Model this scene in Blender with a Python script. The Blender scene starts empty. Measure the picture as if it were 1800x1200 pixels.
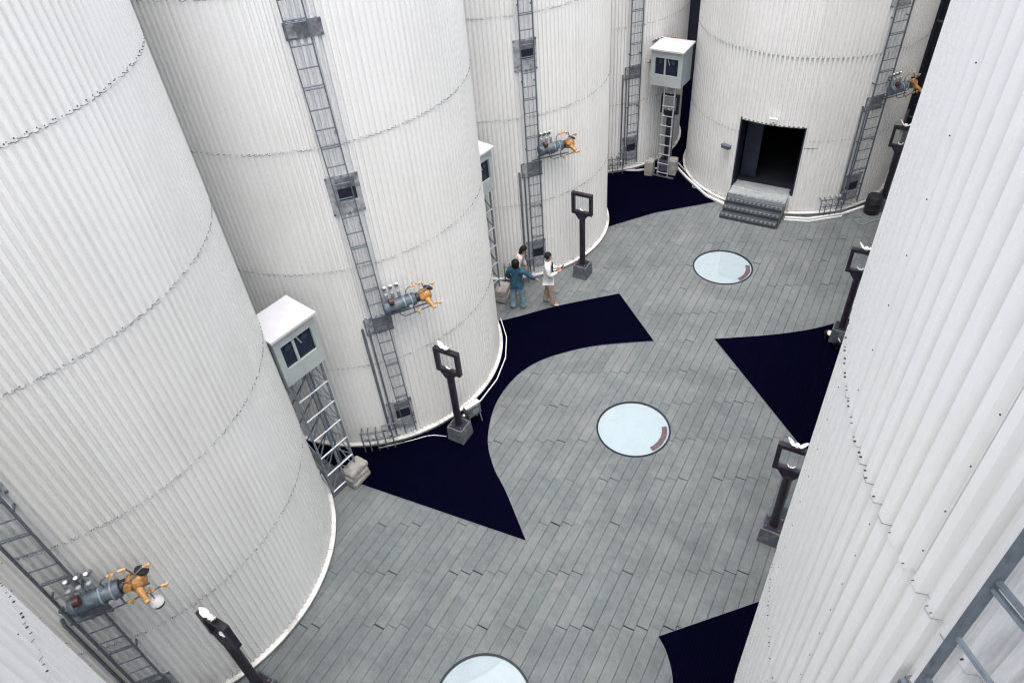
import bpy, bmesh, math, random
from mathutils import Vector, Matrix
from math import sin, cos, pi, radians, degrees, atan2, sqrt, hypot

sc = bpy.context.scene
COL = sc.collection
rng = random.Random(7)

# ------------------------------------------------------------------ camera, sky, sun, exposure
CAM_H = 12.9105
cam_d = bpy.data.cameras.new('camera')
cam = bpy.data.objects.new('camera', cam_d)
COL.objects.link(cam)
R_ = Vector((0.87184241, 0.48468761, -0.07048931))
U_ = Vector((-0.27701888, 0.60666032, 0.74513341))
F_ = Vector((-0.40391999, 0.63011203, -0.66317981))
m = Matrix.Identity(4)
for i in range(3):
    m[i][0], m[i][1], m[i][2] = R_[i], U_[i], -F_[i]
m[2][3] = CAM_H
cam.matrix_world = m
cam_d.sensor_width = 36.0
cam_d.lens = 25.0
cam_d.clip_start = 0.05
cam_d.clip_end = 500
sc.camera = cam

SUN_EL, SUN_AZ = radians(79), radians(150)      # azimuth measured from +Y towards +X
w = bpy.data.worlds.new('World'); sc.world = w; w.use_nodes = True
nt = w.node_tree; nt.nodes.clear()
sky = nt.nodes.new('ShaderNodeTexSky'); sky.sky_type = 'NISHITA'; sky.sun_disc = False
sky.sun_elevation = SUN_EL; sky.sun_rotation = SUN_AZ
sky.air_density = .8; sky.dust_density = 5.0; sky.ozone_density = 1.0
bg = nt.nodes.new('ShaderNodeBackground'); bg.inputs['Strength'].default_value = 0.15
wo = nt.nodes.new('ShaderNodeOutputWorld')
hs = nt.nodes.new('ShaderNodeHueSaturation'); hs.inputs['Saturation'].default_value = .5     # overcast: whiter than clear air
nt.links.new(sky.outputs[0], hs.inputs['Color']); nt.links.new(hs.outputs[0], bg.inputs[0]); nt.links.new(bg.outputs[0], wo.inputs[0])

sd = bpy.data.lights.new('sun', 'SUN'); sd.energy = .5; sd.angle = radians(75); sd.color = (1, .995, .985)
so = bpy.data.objects.new('sun', sd); COL.objects.link(so)
sdir = Vector((cos(SUN_EL) * sin(SUN_AZ), cos(SUN_EL) * cos(SUN_AZ), sin(SUN_EL)))
so.rotation_euler = sdir.to_track_quat('Z', 'Y').to_euler()

vs = sc.view_settings
vs.view_transform = 'Standard'; vs.look = 'None'; vs.gamma = 1; vs.use_curve_mapping = False
vs.exposure = 1.6
try:
    sc.cycles.use_denoising = True; sc.cycles.denoising_prefilter = 'ACCURATE'; sc.cycles.denoising_input_passes = 'RGB_ALBEDO_NORMAL'
    sc.cycles.filter_width = 1.2
    sc.cycles.max_bounces = 8; sc.cycles.diffuse_bounces = 5; sc.cycles.transparent_max_bounces = 12
except Exception:
    pass

# ------------------------------------------------------------------ materials
def nmat(name):
    mt = bpy.data.materials.new(name); mt.use_nodes = True
    n = mt.node_tree; b = n.nodes['Principled BSDF']
    return mt, n, b

def N(n, t, **kw):
    x = n.nodes.new(t)
    for k, v in kw.items():
        setattr(x, k, v)
    return x

def ramp(n, fac, stops):
    r = n.nodes.new('ShaderNodeValToRGB')
    el = r.color_ramp.elements
    while len(el) < len(stops):
        el.new(0.5)
    for e, (p, c) in zip(el, stops):
        e.position = p; e.color = (*c, 1) if len(c) == 3 else c
    n.links.new(fac, r.inputs[0])
    return r.outputs[0]

def noise(n, vec, scale, detail=4, rough=.6):
    x = n.nodes.new('ShaderNodeTexNoise'); x.inputs['Scale'].default_value = scale
    x.inputs['Detail'].default_value = detail; x.inputs['Roughness'].default_value = rough
    if vec is not None:
        n.links.new(vec, x.inputs['Vector'])
    return x.outputs['Fac']

def mix(n, fac, a, b, mode='MIX'):
    x = n.nodes.new('ShaderNodeMixRGB'); x.blend_type = mode
    for i, v in ((0, fac), (1, a), (2, b)):
        if hasattr(v, 'is_linked') or hasattr(v, 'links'):
            n.links.new(v, x.inputs[i])
        elif i == 0:
            x.inputs[0].default_value = v
        else:
            x.inputs[i].default_value = (*v, 1)
    return x.outputs[0]

def math_(n, op, a, b=None):
    x = n.nodes.new('ShaderNodeMath'); x.operation = op
    for i, v in ((0, a), (1, b)):
        if v is None: continue
        if isinstance(v, (int, float)): x.inputs[i].default_value = v
        else: n.links.new(v, x.inputs[i])
    return x.outputs[0]

def bump(n, b, h, strength=.3, dist=.01):
    x = n.nodes.new('ShaderNodeBump'); x.inputs['Strength'].default_value = strength
    x.inputs['Distance'].default_value = dist
    n.links.new(h, x.inputs['Height']); n.links.new(x.outputs[0], b.inputs['Normal'])

def simple(name, col, rough=.5, metal=0., var=.25, scale=9., dirt=None, spec=.5):
    mt, n, b = nmat(name)
    tc = N(n, 'ShaderNodeNewGeometry')
    f = noise(n, tc.outputs['Position'], scale)
    lo = tuple(c * (1 - var) for c in col); hi = tuple(min(1, c * (1 + var)) for c in col)
    c = ramp(n, f, [(.3, lo), (.7, hi)])
    if dirt:
        f2 = noise(n, tc.outputs['Position'], scale * .45, 6, .7)
        d = ramp(n, f2, [(.5, (0, 0, 0)), (.68, (1, 1, 1))])
        c = mix(n, d, c, dirt)
    n.links.new(c, b.inputs['Base Color'])
    r = ramp(n, f, [(.2, (rough * .8,) * 3), (.8, (min(1, rough * 1.2),) * 3)])
    n.links.new(r, b.inputs['Roughness'])
    b.inputs['Metallic'].default_value = metal
    b.inputs['Specular IOR Level'].default_value = spec
    return mt

M = {}
M['white_paint'] = simple('white_paint', (.72, .72, .70), .5, 0, .06, 3)
M['ledge'] = simple('ledge_sheet', (.70, .70, .68), .5, 0, .12, 5, (.38, .38, .36))
M['curb'] = simple('curb_concrete', (.30, .31, .31), .85, 0, .25, 6, (.16, .17, .17))
M['galv'] = simple('galvanised_steel', (.13, .155, .185), .5, .35, .3, 14)
M['galv_light'] = simple('bright_galvanised_steel', (.40, .43, .46), .42, .45, .2, 14)
M['truss'] = simple('weathered_truss', (.20, .235, .265), .5, .35, .25, 12)
M['alu'] = simple('aluminium_tube', (.55, .58, .62), .35, .6, .12, 9)
M['plate'] = simple('hatch_plate', (.40, .42, .43), .6, .2, .3, 10, (.13, .14, .15))
M['plate_dark'] = simple('hatch_plate_dark', (.19, .205, .22), .6, .2, .35, 12, (.09, .10, .11))
M['hole'] = simple('dark_opening', (.012, .015, .03), .7, 0, .3, 8)
M['drum'] = simple('drum_paint', (.085, .115, .14), .5, .15, .4, 16, (.035, .04, .05))
M['cap'] = simple('grey_cap', (.20, .23, .26), .5, .1, .25, 18)
M['stub_top'] = simple('pale_grey_cap', (.26, .27, .28), .5, 0, .3, 14)
M['white_cap'] = simple('white_cap', (.82, .80, .78), .45, 0, .05, 8)
M['orange'] = simple('orange_paint', (.37, .185, .058), .5, 0, .45, 22, (.16, .07, .025))
M['tan'] = simple('faded_orange_paint', (.60, .37, .17), .5, 0, .35, 25, (.22, .12, .05))
M['black'] = simple('black_rubber', (.012, .012, .016), .55, 0, .3, 10)
M['red'] = simple('dull_red_paint', (.055, .018, .022), .5, 0, .4, 15)
M['post'] = simple('post_paint', (.016, .013, .024), .45, .1, .5, 9, (.035, .028, .035))
M['block'] = simple('cast_block', (.085, .10, .115), .85, 0, .4, 11, (.20, .19, .18))
M['slab'] = simple('stone_slab', (.33, .32, .30), .8, 0, .25, 8, (.20, .20, .19))
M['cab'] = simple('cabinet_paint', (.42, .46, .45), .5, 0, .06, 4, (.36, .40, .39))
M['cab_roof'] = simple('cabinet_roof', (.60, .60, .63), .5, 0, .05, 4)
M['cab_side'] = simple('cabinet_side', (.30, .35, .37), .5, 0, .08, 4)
M['dark_glass'] = simple('dark_lens_glass', (.006, .012, .035), .12, 0, .2, 4)
M['lens'] = simple('lens_ring', (.03, .05, .09), .3, .3, .2, 10)
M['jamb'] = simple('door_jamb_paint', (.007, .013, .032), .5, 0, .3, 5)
M['step'] = simple('step_steel', (.055, .065, .075), .6, .2, .35, 14)
M['step_edge'] = simple('step_nosing', (.19, .21, .23), .6, .1, .3, 18)
M['tile'] = simple('landing_tile', (.30, .33, .34), .7, 0, .15, 7)
M['strip'] = simple('white_strip', (.78, .78, .78), .45, 0, .06, 5)
M['dark_wall'] = simple('dark_building_cladding', (.016, .018, .035), .7, 0, .4, 2)
M['grate'] = simple('railing_paint', (.13, .12, .15), .6, .1, .3, 9)
M['beam'] = simple('pale_beam', (.42, .44, .47), .6, 0, .15, 5)
M['screw'] = simple('screw_head', (.02, .021, .025), .5, .2, .4, 30)
M['sealant'] = simple('seam_sealant', (.13, .135, .145), .7, 0, .5, 30)  # dark tone that paints the shadow line along the seams
M['trim'] = simple('pale_edge_trim', (.15, .165, .175), .6, 0, .2, 9)
M['rim'] = simple('skylight_rim', (.006, .012, .02), .35, .3, .3, 10)
M['well'] = simple('well_lining', (.42, .455, .475), .7, 0, .03, 4)
M['well_floor'] = simple('well_floor', (.130, .145, .153), .75, 0, .05, 3)
M['sticker'] = simple('faded_red_print', (.085, .050, .056), .6, 0, .4, 30, (.14, .13, .135))
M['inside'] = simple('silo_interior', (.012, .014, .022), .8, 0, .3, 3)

def emis(name, col, s):
    mt, n, b = nmat(name)
    b.inputs['Base Color'].default_value = (*col, 1)
    b.inputs['Emission Color'].default_value = (*col, 1); b.inputs['Emission Strength'].default_value = s
    return mt
M['led'] = emis('led_ring', (.78, .90, 1.0), .08)  # glow added to brighten the skylight shafts

def glass_mat(name, tint, refl, body):
    mt, n, b = nmat(name)
    n.nodes.remove(b)
    out = n.nodes['Material Output']
    tr = N(n, 'ShaderNodeBsdfTransparent'); tr.inputs[0].default_value = (*tint, 1)
    df = N(n, 'ShaderNodeBsdfDiffuse'); df.inputs[0].default_value = (.75, .78, .8, 1)
    gl = N(n, 'ShaderNodeBsdfGlossy'); gl.inputs['Roughness'].default_value = .015
    lw = N(n, 'ShaderNodeLayerWeight'); lw.inputs[0].default_value = .5
    fr = math_(n, 'ADD', math_(n, 'MULTIPLY', math_(n, 'POWER', lw.outputs['Facing'], 4.0), .9), .05)
    m1 = N(n, 'ShaderNodeMixShader'); gp = N(n, 'ShaderNodeNewGeometry')
    dust = ramp(n, noise(n, gp.outputs['Position'], 4.5, 6, .7), [(.35, (body * .3,) * 3), (.75, (body * 2.2,) * 3)])
    n.links.new(dust, m1.inputs[0])
    n.links.new(tr.outputs[0], m1.inputs[1]); n.links.new(df.outputs[0], m1.inputs[2])
    f = math_(n, 'MINIMUM', math_(n, 'MULTIPLY', fr, refl), 1.0)
    m2 = N(n, 'ShaderNodeMixShader')
    n.links.new(f, m2.inputs[0]); n.links.new(m1.outputs[0], m2.inputs[1]); n.links.new(gl.outputs[0], m2.inputs[2])
    n.links.new(m2.outputs[0], out.inputs[0])
    return mt
M['glass'] = glass_mat('skylight_glass', (.88, .94, .96), 1.15, .06)
M['pane'] = glass_mat('frame_pane', (.93, .95, .96), 1.6, .14)

def cladding(name, empty, lad_deg):
    """painted corrugated sheet; run-off stains in the strip behind the ladder (silo coordinates)"""
    mt, n, b = nmat(name)
    tc = N(n, 'ShaderNodeTexCoord'); tc.object = empty
    sep = N(n, 'ShaderNodeSeparateXYZ'); n.links.new(tc.outputs['Object'], sep.inputs[0])
    x, y, z = sep.outputs
    ang = math_(n, 'ARCTAN2', y, x)
    cmb = N(n, 'ShaderNodeCombineXYZ')
    n.links.new(math_(n, 'MULTIPLY', ang, 9.0), cmb.inputs[0]); n.links.new(math_(n, 'MULTIPLY', z, .22), cmb.inputs[1])
    streak = noise(n, cmb.outputs[0], 5.5, 5, .65)
    blot = noise(n, tc.outputs['Object'], .55, 4, .6)
    base = ramp(n, blot, [(.35, (.79, .787, .767)), (.65, (.835, .832, .818))])
    st = ramp(n, streak, [(.52, (0, 0, 0)), (.78, (1, 1, 1))])
    c = mix(n, math_(n, 'MULTIPLY', st, .03), base, (.55, .53, .47))
    inf = N(n, 'ShaderNodeObjectInfo')
    tint = ramp(n, inf.outputs['Random'], [(0, (.965, .965, .96)), (1, (1, 1, 1))])
    c = mix(n, 1.0, c, tint, 'MULTIPLY')
    if lad_deg is not None:
        d = math_(n, 'ABSOLUTE', math_(n, 'SUBTRACT', ang, radians(lad_deg)))
        mk = ramp(n, d, [(radians(3.2), (1, 1, 1)), (radians(6.0), (0, 0, 0))])
        s2 = noise(n, cmb.outputs[0], 14, 5, .7)
        mk2 = math_(n, 'MULTIPLY', mk, ramp(n, s2, [(.34, (.04,) * 3), (.70, (.6,) * 3)]))
        c = mix(n, mk2, c, (.36, .40, .44))
    n.links.new(c, b.inputs['Base Color'])
    b.inputs['Roughness'].default_value = .5
    b.inputs['Specular IOR Level'].default_value = .35
    return mt

def plank_mat(name, attr):
    mt, n, b = nmat(name)
    geo = N(n, 'ShaderNodeNewGeometry')
    if attr:
        a = N(n, 'ShaderNodeAttribute'); a.attribute_name = 'tint'; rnd = a.outputs['Fac']
    else:
        a = N(n, 'ShaderNodeObjectInfo'); rnd = a.outputs['Random']
    base = ramp(n, rnd, [(0, (.136, .156, .163)), (.35, (.144, .164, .170)), (.7, (.153, .170, .174)), (1, (.166, .181, .183))])
    big = ramp(n, noise(n, geo.outputs['Position'], .55, 4, .6), [(.30, (.80, .80, .80)), (.68, (1.10, 1.10, 1.08))])
    c = mix(n, 1.0, base, big, 'MULTIPLY')
    fine = ramp(n, noise(n, geo.outputs['Position'], 38, 5, .75), [(.25, (.74,) * 3), (.75, (1.16,) * 3)])
    c = mix(n, 1.0, c, fine, 'MULTIPLY')
    mid = ramp(n, noise(n, geo.outputs['Position'], 6.5, 5, .7), [(.30, (.80,) * 3), (.68, (1.10,) * 3)])
    c = mix(n, 1.0, c, mid, 'MULTIPLY')
    pale = ramp(n, noise(n, geo.outputs['Position'], 1.4, 7, .68), [(.48, (0, 0, 0)), (.70, (1, 1, 1))])
    c = mix(n, math_(n, 'MULTIPLY', pale, .38), c, (.235, .243, .243))
    spots = ramp(n, noise(n, geo.outputs['Position'], 2.6, 7, .72), [(.62, (0, 0, 0)), (.71, (1, 1, 1))])
    c = mix(n, math_(n, 'MULTIPLY', spots, .55), c, (.085, .092, .092))
    n.links.new(c, b.inputs['Base Color'])
    b.inputs['Roughness'].default_value = .86
    b.inputs['Specular IOR Level'].default_value = .25
    bump(n, b, noise(n, geo.outputs['Position'], 60, 4, .7), .25, .004)
    return mt
M['plank'] = plank_mat('paving_plank', False)
M['plank_all'] = plank_mat('paving_plank_rest', True)
M['mortar'] = simple('mortar_bed', (.028, .032, .036), .95, 0, .3, 6)

def mat_mat():
    mt, n, b = nmat('ribbed_mat')
    geo = N(n, 'ShaderNodeNewGeometry')
    wv = N(n, 'ShaderNodeTexWave'); wv.inputs['Scale'].default_value = 5.5; wv.inputs['Distortion'].default_value = .3
    n.links.new(geo.outputs['Position'], wv.inputs['Vector'])
    c = ramp(n, noise(n, geo.outputs['Position'], 3, 5, .65), [(.3, (.0002, .0002, .0042)), (.7, (.0005, .0005, .0062))])
    c = mix(n, math_(n, 'MULTIPLY', wv.outputs['Fac'], .5), c, (.0024, .0024, .0098))
    n.links.new(c, b.inputs['Base Color'])
    b.inputs['Roughness'].default_value = .7; b.inputs['Specular IOR Level'].default_value = .008
    bump(n, b, wv.outputs['Fac'], .5, .006)
    return mt
M['mat'] = mat_mat()

# ------------------------------------------------------------------ mesh helpers
class MB:
    def __init__(s): s.v = []; s.f = []
    def add(s, vs_, fs):
        o = len(s.v); s.v += [tuple(p) for p in vs_]; s.f += [tuple(i + o for i in q) for q in fs]; return s
    def box(s, c, d, rz=0., taper=1.):
        hx, hy, hz = d[0] / 2, d[1] / 2, d[2] / 2
        ca, sa = cos(rz), sin(rz); P = []
        for sz in (-1, 1):
            k = taper if sz > 0 else 1
            for sx, sy in ((-1, -1), (1, -1), (1, 1), (-1, 1)):
                x, y = sx * hx * k, sy * hy * k
                P.append((c[0] + x * ca - y * sa, c[1] + x * sa + y * ca, c[2] + sz * hz))
        return s.add(P, [(3, 2, 1, 0), (4, 5, 6, 7), (0, 1, 5, 4), (1, 2, 6, 5), (2, 3, 7, 6), (3, 0, 4, 7)])
    def tube(s, pts, r, n=8, cap=True):
        pts = [Vector(p) for p in pts]
        rs = r if isinstance(r, (list, tuple)) else [r] * len(pts)
        rings = []; prev = None
        for i, p in enumerate(pts):
            if i == 0: t = pts[1] - p
            elif i == len(pts) - 1: t = p - pts[i - 1]
            else: t = (pts[i + 1] - p).normalized() + (p - pts[i - 1]).normalized()
            t.normalize()
            if prev is None:
                a = Vector((0, 0, 1)) if abs(t.z) < .9 else Vector((1, 0, 0))
                u = t.cross(a).normalized()
            else:
                u = (prev - t * prev.dot(t)).normalized()
            prev = u; v_ = t.cross(u)
            rings.append([p + (u * cos(2 * pi * k / n) + v_ * sin(2 * pi * k / n)) * rs[i] for k in range(n)])
        P = [q for rg in rings for q in rg]; F = []
        for i in range(len(pts) - 1):
            for k in range(n):
                F.append((i * n + k, i * n + (k + 1) % n, (i + 1) * n + (k + 1) % n, (i + 1) * n + k))
        if cap:
            F.append(tuple(range(n))[::-1]); F.append(tuple((len(pts) - 1) * n + k for k in range(n)))
        return s.add(P, F)
    def bar(s, a, b, wd, th, up=(0, 0, 1)):
        a, b = Vector(a), Vector(b); t = (b - a).normalized(); up = Vector(up)
        if abs(t.dot(up)) > .95: up = Vector((1, 0, 0))
        x = t.cross(up).normalized(); y = x.cross(t)
        P = []
        for e in (a, b):
            for sx, sy in ((-1, -1), (1, -1), (1, 1), (-1, 1)):
                P.append(e + x * sx * wd / 2 + y * sy * th / 2)
        return s.add(P, [(3, 2, 1, 0), (4, 5, 6, 7), (0, 1, 5, 4), (1, 2, 6, 5), (2, 3, 7, 6), (3, 0, 4, 7)])
    def lathe(s, prof, n=24, axis=None, origin=(0, 0, 0)):
        """prof: list of (radius, height) turned round z or round 'axis' at origin"""
        ax = Vector(axis).normalized() if axis else Vector((0, 0, 1))
        a = Vector((1, 0, 0)) if abs(ax.x) < .9 else Vector((0, 1, 0))
        u = ax.cross(a).normalized(); v_ = ax.cross(u); o = Vector(origin)
        P = []; F = []
        for r, h in prof:
            for k in range(n):
                t = 2 * pi * k / n
                P.append(o + ax * h + (u * cos(t) + v_ * sin(t)) * r)
        for i in range(len(prof) - 1):
            for k in range(n):
                F.append((i * n + k, i * n + (k + 1) % n, (i + 1) * n + (k + 1) % n, (i + 1) * n + k))
        if prof[0][0] > 1e-4: F.append(tuple(range(n))[::-1])
        if prof[-1][0] > 1e-4: F.append(tuple((len(prof) - 1) * n + k for k in range(n)))
        return s.add(P, F)
    def arc_plate(s, r0, r1, a0, a1, z0, z1, n=6):
        """curved solid plate between radii r0<r1, angles in degrees"""
        P = []; F = []
        for i in range(n + 1):
            t = radians(a0 + (a1 - a0) * i / n); c, q = cos(t), sin(t)
            P += [(r0 * c, r0 * q, z0), (r1 * c, r1 * q, z0), (r1 * c, r1 * q, z1), (r0 * c, r0 * q, z1)]
        for i in range(n):
            b = 4 * i
            for k in range(4):
                F.append((b + k, b + (k + 1) % 4, b + 4 + (k + 1) % 4, b + 4 + k))
        F.append((0, 3, 2, 1)); e = 4 * n; F.append((e, e + 1, e + 2, e + 3))
        return s.add(P, F)
    def prism(s, poly, z0, z1):
        n = len(poly)
        P = [(x, y, z0) for x, y in poly] + [(x, y, z1) for x, y in poly]
        F = [tuple(range(n))[::-1], tuple(range(n, 2 * n))]
        for k in range(n): F.append((k, (k + 1) % n, n + (k + 1) % n, n + k))
        return s.add(P, F)
    def mesh(s, name, mat, smooth=False, fix=True):
        me = bpy.data.meshes.new(name); me.from_pydata(s.v, [], s.f); me.update()
        if fix:
            bm = bmesh.new(); bm.from_mesh(me)
            bmesh.ops.recalc_face_normals(bm, faces=bm.faces); bm.to_mesh(me); bm.free()
        if smooth:
            me.polygons.foreach_set('use_smooth', [True] * len(me.polygons))
            try: me.set_sharp_from_angle(angle=radians(40))
            except Exception: pass
        if mat: me.materials.append(mat)
        return me

def link(name, me, parent=None, loc=(0, 0, 0), rz=0.):
    o = bpy.data.objects.new(name, me); COL.objects.link(o)
    if parent: o.parent = parent
    o.location = loc
    if rz: o.rotation_euler = (0, 0, rz)
    return o

def part(name, mb, mat, parent, smooth=False, loc=(0, 0, 0)):
    return link(name, mb.mesh(name, M[mat] if isinstance(mat, str) else mat, smooth), parent, loc)

def tag(o, label=None, cat=None, group=None, kind=None):
    if label: o['label'] = label
    if cat: o['category'] = cat
    if group: o['group'] = group
    if kind: o['kind'] = kind
    return o

def thing(name, label, cat, loc=(0, 0, 0), rz=0., group=None):
    o = bpy.data.objects.new(name, None); COL.objects.link(o)
    o.location = loc; o.rotation_euler = (0, 0, rz); o.empty_display_size = .2
    return tag(o, label, cat, group)

def copy_tree(o, parent=None):
    c = o.copy(); COL.objects.link(c); c.parent = parent
    for ch in list(o.children): copy_tree(ch, c)
    return c

def proj(p):
    d = Vector(p) - Vector((0, 0, CAM_H)); z = d.dot(F_)
    if z < .1: return None
    return 900 + 1250 * d.dot(R_) / z, 600 - 1250 * d.dot(U_) / z, z

# ------------------------------------------------------------------ plan of the court (metres)
RW = 3.26                       # cladding radius
SILO = dict(A=(-11.02, 3.28), B=(-10.96, 10.36), C=(-10.95, 17.53), D=(-10.95, 24.60),
            E=(-3.63, 24.70), G=(-3.63, -3.02), F0=(3.31, 3.90), F1=(3.42, 10.98), F2=(3.42, 18.05), F3=(3.62, 25.15))
DISC = [(-3.72, 3.76), (-3.73, 10.76), (-3.72, 17.83)]
DR = .87

def spline(pts, n=8):
    P = [pts[0]] + list(pts) + [pts[-1]]; out = []
    for i in range(1, len(P) - 2):
        for k in range(n):
            t = k / n; q = []
            for a in range(2):
                p0, p1, p2, p3 = P[i - 1][a], P[i][a], P[i + 1][a], P[i + 2][a]
                q.append(.5 * (2 * p1 + (p2 - p0) * t + (2 * p0 - 5 * p1 + 4 * p2 - p3) * t * t + (3 * p1 - p0 - 3 * p2 + p3) * t ** 3))
            out.append(tuple(q))
    return out + [pts[-1]]

MATS = {
 'left': [(-10.9, 6.95), (-8.78, 6.54)] + spline([(-4.56, 6.94), (-5.54, 7.83), (-6.15, 8.32), (-6.70, 9.0), (-7.08, 10.03), (-7.10, 11.04), (-6.84, 11.82), (-6.27, 12.54), (-5.55, 13.15), (-4.38, 13.86)])
         + spline([(-6.02, 15.40), (-7.41, 14.15), (-8.69, 12.82), (-10.0, 12.2)]) + [(-10.9, 12.0)],
 'right': spline([(-2.98, 14.60), (-1.88, 15.25), (-1.12, 15.77), (-.50, 16.31), (.35, 17.25)]) + [(3.4, 17.6), (3.4, 11.0), (.7, 11.05)],
 'near': [(-1.44, 6.26), (.05, 7.81), (.9, 8.7), (3.3, 8.6), (3.3, 2.6), (-.35, 2.6)] + spline([(-.30, 3.4), (-.52, 4.55), (-.92, 5.58), (-1.18, 6.01), (-1.42, 6.24)])[:-1],
 'far': [(-7.74, 18.48), (-6.64, 19.88), (-4.70, 21.58), (-4.2, 22.2), (-4.6, 31.0), (-12.0, 31.0), (-11.0, 18.6)],
}
def inside(p, poly):
    x, y = p; c = False; j = len(poly) - 1
    for i in range(len(poly)):
        (xi, yi), (xj, yj) = poly[i], poly[j]
        if (yi > y) != (yj > y) and x < (xj - xi) * (y - yi) / (yj - yi) + xi: c = not c
        j = i
    return c

# ------------------------------------------------------------------ ground and paving
def ground():
    me = MB().box((0, 0, -.555), (300, 300, 1.0)).mesh('ground', M['mortar'])
    o = tag(link('ground', me), kind='structure')
    cut = MB()
    for c in DISC: cut.lathe([(DR - .015, -2), (DR - .015, 1)], 64, origin=(c[0], c[1], 0))
    co = link('cutter', cut.mesh('cutter', None))
    md = o.modifiers.new('cut', 'BOOLEAN'); md.operation = 'DIFFERENCE'; md.object = co; md.solver = 'EXACT'
    bpy.context.view_layer.update()
    nm = bpy.data.meshes.new_from_object(o.evaluated_get(bpy.context.evaluated_depsgraph_get()))
    o.modifiers.clear(); o.data = nm
    bpy.data.objects.remove(co, do_unlink=True)
    if not nm.materials: nm.materials.append(M['mortar'])
ground()

PW, PL, PS = .2225, 1.27, .503 * .2225
def paving():
    root = bpy.data.objects.new('paving', None); COL.objects.link(root); tag(root, kind='structure')
    root.empty_display_size = .2
    me = MB().box((0, 0, -.0275), (PW - .0065, PL - .0055, .055)).mesh('plank', M['plank'])
    # soften the top arris a little
    bm = bmesh.new(); bm.from_mesh(me)
    bmesh.ops.bevel(bm, geom=[e for e in bm.edges if all(v.co.z > -.01 for v in e.verts)], offset=.0035, segments=1, affect='EDGES')
    bm.to_mesh(me); bm.free()
    cells = []
    x0 = -7.434
    for i in range(-26, 50):
        xl = x0 + i * PW; xc = xl + PW / 2
        for k in range(-14, 22):
            yb = 8.49 + .503 * xl + k * PL + rng.uniform(-.012, .012)
            yc = yb + PL / 2
            if yc < .2 or yc > 28.5 or xc < -11.6 or xc > 3.2: continue
            corners = [(xc + a * PW / 2, yc + b * PL / 2) for a in (-1, 0, 1) for b in (-1, -.5, 0, .5, 1)]
            if any(all(hypot(p[0] - c[0], p[1] - c[1]) < 3.2 for p in corners) for c in SILO.values()): continue
            if any(all(inside(p, q) for p in corners) for q in MATS.values()): continue
            if any(all(hypot(p[0] - c[0], p[1] - c[1]) < DR - .02 for p in corners) for c in DISC): continue
            pr = proj((xc, yc, 0)); area = 0
            if pr and -10 < pr[0] < 1810 and -10 < pr[1] < 1210:
                vis = sum(1 for p in corners if not any(inside(p, q) for q in MATS.values()) and not any(hypot(p[0] - c[0], p[1] - c[1]) < 3.38 for c in SILO.values()) and not any(hypot(p[0] - c[0], p[1] - c[1]) < DR for c in DISC))
                if vis and xc < .3: area = vis / 15 / pr[2] ** 2.2
            cells.append((area, xc, yc))
    cells.sort(key=lambda q: -q[0])
    cut = {}
    def near_disc(x, y):
        for d in DISC:
            if abs(x - d[0]) < DR + PW and abs(y - d[1]) < DR + PL / 2 + .05:
                pts = [(x + a * PW / 2, y + b * PL / 16) for a in (-1, 0, 1) for b in range(-8, 9)]
                if any(hypot(p[0] - d[0], p[1] - d[1]) < DR - .02 for p in pts): return d
        return None
    rest = MB(); tint = []
    cyl = {}
    for d in DISC:
        cm = MB().lathe([(DR - .03, -.3), (DR - .03, .3)], 64).mesh('cutter', None)
        co = link('cutter', cm, None, (d[0], d[1], 0)); cyl[d] = co
    todo = []
    for n_, (ar, x, y) in enumerate(cells):
        z = rng.uniform(-.0022, .0022); rz = rng.uniform(-.0016, .0016)
        d = near_disc(x, y)
        if n_ < 300 and ar > 0 or d:
            o = link('plank', me, root, (x, y, z), rz)
            if d:
                md = o.modifiers.new('cut', 'BOOLEAN'); md.operation = 'DIFFERENCE'; md.object = cyl[d]; md.solver = 'EXACT'
                todo.append(o)
        else:
            rest.box((x, y, -.0275 + z), (PW - .0065, PL - .0055, .055), rz); tint += [rng.random()] * 6
    bpy.context.view_layer.update()
    dg = bpy.context.evaluated_depsgraph_get()
    for o in todo:
        nm = bpy.data.meshes.new_from_object(o.evaluated_get(dg)); o.modifiers.clear(); o.data = nm
        if not nm.materials: nm.materials.append(M['plank'])
    for c in cyl.values(): bpy.data.objects.remove(c, do_unlink=True)
    rm = rest.mesh('plank_field', M['plank_all'])
    at = rm.attributes.new('tint', 'FLOAT', 'FACE'); at.data.foreach_set('value', tint)
    tag(link('plank_field', rm, root), kind='stuff')
paving()

MATLAB = {
 'left': ('black ribbed mat curving round the skylight beside the white silo, middle left', (0, 0)),
 'right': ('black triangular mat by the framed post, right of the far skylight', (0, 0)),
 'near': ('black mat corner at the bottom edge, below the nearest framed post', (0, 0)),
 'far': ('black mat in the far corner under the slim cabinet mast, left of the doorway', (0, 0)),
}
for k, poly in MATS.items():
    o = part('floor_mat', MB().prism(poly, .003, .014), 'mat', None)
    tag(o, MATLAB[k][0], 'mat', 'black mats on the paving')
    tr = MB(); n = len(poly)
    for i in range(n):
        a, b = poly[i], poly[(i + 1) % n]
        if hypot(b[0] - a[0], b[1] - a[1]) > 1e-4: tr.bar((*a, .009), (*b, .009), .009, .013)
    part('edge_trim', tr, 'trim', o)

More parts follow.
